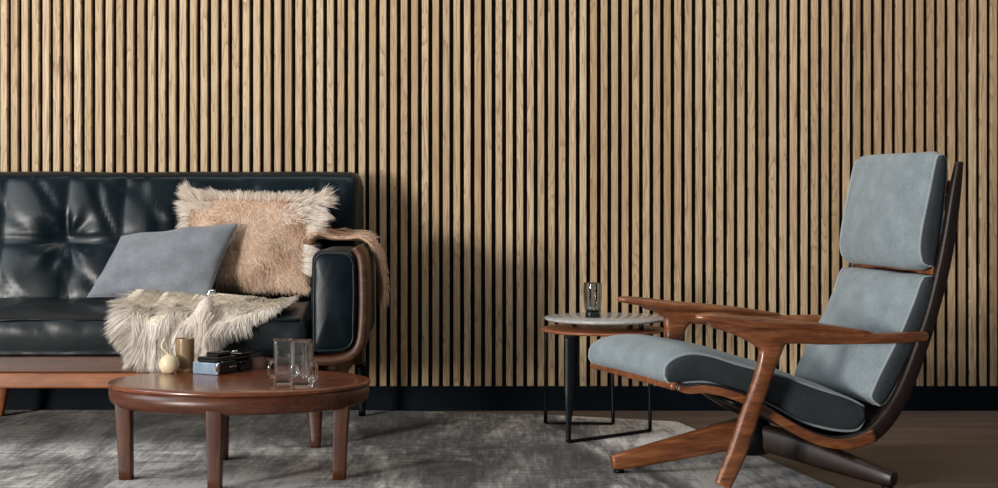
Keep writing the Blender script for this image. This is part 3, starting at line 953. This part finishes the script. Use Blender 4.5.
# bent seat panel between the rails
pc = cr([(u, z + b * .2) for u, z, a, b in rail[:13]], 5)
V, F = [], []
ns = 8
for (u, z) in pc:
    for j in range(ns + 1):
        s = -.262 + .524 * j / ns
        V.append((skew(u, s), -s, z - .004 * (1 - (s / .262) ** 2)))
for i in range(len(pc) - 1):
    for j in range(ns): F.append((i * (ns + 1) + j, i * (ns + 1) + j + 1, (i + 1) * (ns + 1) + j + 1, (i + 1) * (ns + 1) + j))
o = L('seat_shell', (V, F), 'walnut_shaded')
m_ = o.modifiers.new('solid', 'SOLIDIFY'); m_.thickness = .010; m_.offset = 0
# front lip and lower rim strips in the lit walnut tone
lip = [(skew(-.338, s), -s, .290, .011, .012) for s in (-.276, -.262, -.14, 0, .14, .262, .276)]
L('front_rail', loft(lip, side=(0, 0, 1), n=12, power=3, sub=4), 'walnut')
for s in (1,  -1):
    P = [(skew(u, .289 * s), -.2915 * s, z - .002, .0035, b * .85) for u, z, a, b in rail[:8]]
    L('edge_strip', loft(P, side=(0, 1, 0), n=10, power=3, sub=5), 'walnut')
for u, z in ((.500, .600), (.548, .84)):
    L('back_slat', loft([(u, -.27, z, .020, .008), (u + .008, 0, z, .022, .008), (u, .27, z, .020, .008)], side=(0, 0, 1), n=12, power=4, sub=5), 'walnut')

# arms with legs
def arm_chair(s, full):
    y = -.318 * s
    sh = .026 if full else 0
    pad = [(-.285 + sh, y - .004 * s, .489 - sh * .2, .010, .007), (-.262 + sh, y - .004 * s, .488 - sh * .2, .026, .011), (-.20, y - .002 * s, .480, .036, .014), (-.12, y, .468, .038, .016),
           (-.03, y, .461, .037, .014), (.08, y, .453, .036, .011), (.16, y, .444, .032, .009), (.225, y, .436, .024, .007), (.262, y, .431, .010, .005)]
    fork = [(-.215, y, .468, .022, .012), (-.14, y, .452, .022, .020), (-.075, y, .430, .021, .030), (-.04, y, .405, .020, .034), (-.045, y, .35, .0185, .029)]
    rl = [(-.09, y, .440, .020, .018), (-.02, y, .426, .019, .020), (.05, y, .425, .018, .022), (.12, y, .421, .0175, .022), (.19, y, .416, .017, .0175), (.27, y, .414, .016, .0165), (.36, y, .415, .015, .0165), (.445, y + .022 * s, .415, .015, .015)]
    if full:
        lg = [(-.03, y, .41, .020, .036), (-.05, y, .345, .0185, .0275), (-.070, y, .285, .0185, .0255), (-.102, y, .20, .018, .0275), (-.137, y, .104, .0175, .0275), (-.178, y, RUG + .0105, .016, .025)]
    else:
        lg = [(-.088, y, .455, .020, .085), (-.088, y, .430, .020, .052), (-.095, y, .402, .0195, .039), (-.098, y, .373, .019, .032), (-.106, y + .01 * s, .325, .0185, .028), (-.112, y + .015 * s, .264, .018, .025)]
        fork = [(-.20, y, .468, .020, .010), (-.12, y, .455, .020, .016), (-.07, y, .445, .020, .020), (-.03, y, .442, .020, .016)]
    V, F = join(loft(pad, (0, 1, 0), 16, 2.6, 6), loft(fork, (0, 1, 0), 14, 2.6, 5), loft(rl, (0, 1, 0), 14, 2.4, 5), loft(lg, (0, 1, 0), 14, 2.8, 5))
    o = L('armrest', (V, F), 'walnut_leg' if False else 'walnut'); soft(o, .0045, 8, .5)
    L('tip_cap', loft([(-.292, y - .004 * s, .489, .008, .0055), (-.285, y - .004 * s, .489, .0135, .0085), (-.278, y - .004 * s, .489, .015, .009)], (0, 1, 0), 12, 2.4, 3), 'chrome', o) if False else None
    return o
arm_chair(1, True); arm_chair(-1, False)

# cushions
def cush(top, bot, hw, crown, name, mat, sidemat, round_long=0.0, zaxis=False, ns=26, skewed=False, sub=5):
    T = cr(top, sub); B_ = cr(bot, sub)
    loop = T + B_
    nl = len(loop)
    cu = sum(p[0] for p in loop) / nl; cz = sum(p[1] for p in loop) / nl
    # long axis of the profile
    lx, lz = T[-1][0] - T[0][0], T[-1][1] - T[0][1]; ll = math.hypot(lx, lz); lx /= ll; lz /= ll
    V, F = [], []
    def place(u, z, s, q):
        du, dz = u - cu, z - cz
        al = du * lx + dz * lz; ac = -du * lz + dz * lx
        k = max(0, (abs(s) / hw - .80) / .20)
        al *= 1 - round_long * k * k
        pass
        ac += crown * (1 - abs(s / hw) ** 2.6) * q
        ac *= 1 - .10 * k * k
        u2, z2 = cu + al * lx - ac * lz, cz + al * lz + ac * lx
        w = .003 * mn.noise(Vector((u2 * 9, s * 7, z2 * 9 + hw)))
        if skewed: u2 = skew(u2, s)
        return (u2 + w, -s, z2 + w)
    for i in range(ns + 1):
        s = -hw * math.cos(PI * i / ns)
        for j, (u, z) in enumerate(loop): V.append(place(u, z, s, math.sin(PI * j / (len(T) - 1)) ** .6 if 0 < j < len(T) - 1 else 0.0))
    for i in range(ns):
        for j in range(nl): F.append((i * nl + j, i * nl + (j + 1) % nl, (i + 1) * nl + (j + 1) % nl, (i + 1) * nl + j))
    o = L(name, (V, F), mat)
    for i, sg in ((ns, 1), (0, -1)):
        base = [V[i * nl + j] for j in range(nl)]
        VV, FF = list(base), []
        prev = list(range(nl))
        c = (sum(v[0] for v in base) / nl, sum(v[2] for v in base) / nl)
        nT = len(T)
        for kq, dy in ((.94, .004), (.8, .009), (.5, .013), (.2, .014)):
            cur = []
            for j in range(nl):
                # shrink towards the medial line so the thin profile stays thin
                jo = nl - 1 - j if True else j
                opp = base[jo]
                mx, mz = (base[j][0] + opp[0]) / 2, (base[j][2] + opp[2]) / 2
                cur.append(len(VV)); VV.append((mx + (base[j][0] - mx) * kq, base[j][1] - sg * dy, mz + (base[j][2] - mz) * kq))
            for j in range(nl): FF.append((prev[j], prev[(j + 1) % nl], cur[(j + 1) % nl], cur[j]))
            prev = cur
        h = nl // 2
        for j in range(h - 1):
            FF.append((prev[j], prev[j + 1], prev[nl - 2 - j], prev[nl - 1 - j]))
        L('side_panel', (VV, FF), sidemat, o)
        pl = [(v[0], v[1] - sg * .001, v[2]) for v in base]; pl.append(pl[0])
        L('piping', tube(pl, .0044, 1, 7), 'piping', o)
    return o
# seat
cush([(-.368, .318), (-.362, .350), (-.332, .374), (-.285, .384), (-.215, .376), (-.12, .354), (-.03, .328), (.06, .300), (.15, .268), (.225, .240), (.278, .214)],
     [(.282, .170), (.262, .142), (.215, .139), (.15, .150), (.07, .178), (-.02, .230), (-.10, .264), (-.215, .295), (-.285, .298), (-.335, .294), (-.358, .300)],
     .256, .016, 'seat_cushion', 'fabric', 'fabric_dark', .03, skewed=True)
# lumbar
cush([(.300, .222), (.286, .240), (.300, .275), (.325, .322), (.362, .388), (.397, .452), (.425, .515), (.443, .565), (.456, .588)],
     [(.486, .588), (.492, .560), (.476, .500), (.450, .430), (.415, .355), (.380, .290), (.352, .245), (.332, .220), (.315, .213)],
     .262, .062, 'back_cushion', 'fabric', 'fabric_dark', .03)
# headrest
cush([(.468, .598), (.448, .611), (.440, .655), (.449, .720), (.464, .790), (.479, .860), (.490, .910), (.497, .936), (.504, .945)],
     [(.516, .945), (.526, .930), (.528, .890), (.526, .840), (.520, .780), (.513, .720), (.504, .660), (.493, .611), (.482, .597)],
     .258, .032, 'headrest', 'fabric', 'fabric_dark', .09)

# star base
hub = (.04, 0)
def base_leg(fx, s, z0, mat):
    fy = -s
    dx, dy = fx - hub[0], fy - hub[1]; ln = math.hypot(dx, dy); dx /= ln; dy /= ln
    pts = []
    for t, zc, a, b in ((0.02, .100, .028, .040), (.25, .088, .028, .040), (.55, .064, .026, .035), (.85, .040, .024, .027), (.95, .033, .022, .024), (1.0, .030, .018, .019)):
        pts.append((hub[0] + dx * ln * t, hub[1] + dy * ln * t, z0 + zc, a, b))
    L('base_leg', loft(pts, side=(-dy, dx, 0), n=16, power=3.2, sub=5), mat)
    c = (hub[0] + dx * ln * .955, hub[1] + dy * ln * .955, z0)
    L('foot_pad', lathe([(.0005, 0), (.015, 0), (.015, .010), (.0005, .010)], c, 16), 'metal_dark')
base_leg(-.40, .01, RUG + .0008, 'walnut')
base_leg(.30, .385, 0.0, 'walnut_shaded')
base_leg(.085, -.47, RUG + .0008, 'walnut_shaded')
L('pedestal', lathe([(.0005, .045), (.040, .045), (.058, .06), (.062, .10), (.056, .125), (.044, .145), (.040, .16), (.0005, .168)], (hub[0], hub[1], 0), 32), 'metal_dark')
L('mount_plate', loft([(-.06, 0, .212, .075, .008), (.04, 0, .172, .085, .010), (.13, 0, .130, .075, .006)], (0, 1, 0), 14, 5, 5), 'metal_dark')

# ------------------------------------------------------------------ camera
cd = bpy.data.cameras.new('camera'); cam = bpy.data.objects.new('camera', cd); link(cam)
cam.location = (0, -5.5, .8); cam.rotation_euler = (PI / 2, 0, 0)
cd.sensor_width = 36; cd.lens = 36 * 1441 / 998
cd.shift_y = -(244 - 201) / 998
cd.clip_start = .05
SC.camera = cam

# ------------------------------------------------------------------ light
def look(o, d): o.rotation_euler = Vector(d).to_track_quat('-Z', 'Y').to_euler()
def area(name, loc, target, sx, sy, e, col=(1, 1, 1)):
    d = bpy.data.lights.new(name, 'AREA'); d.shape = 'RECTANGLE'; d.size = sx; d.size_y = sy; d.energy = e; d.color = col
    o = link(bpy.data.objects.new(name, d)); o.location = loc; look(o, Vector(target) - Vector(loc)); return o
area('window_light', (-7.3, -9.6, 1.14), (.1, -.1, .62), 1.7, 1.7, 1080, (1, .955, .90))
area('left_fill_light', (-3.4, -2.2, 2.0), (-.2, -.6, .4), 1.6, 1.4, 60, (.92, .96, 1))  # added area light for soft shaping and leather highlights
area('ceiling_softbox', (-.1, -1.15, 3.25), (-.1, -.1, 1.0), 4.2, .6, 42, (1, .96, .9))
W = bpy.data.worlds.new('world'); SC.world = W; W.use_nodes = True
bg = W.node_tree.nodes['Background']; bg.inputs[0].default_value = (.80, .88, 1, 1); bg.inputs[1].default_value = .12
SC.view_settings.view_transform = 'Standard'
SC.view_settings.look = 'None'
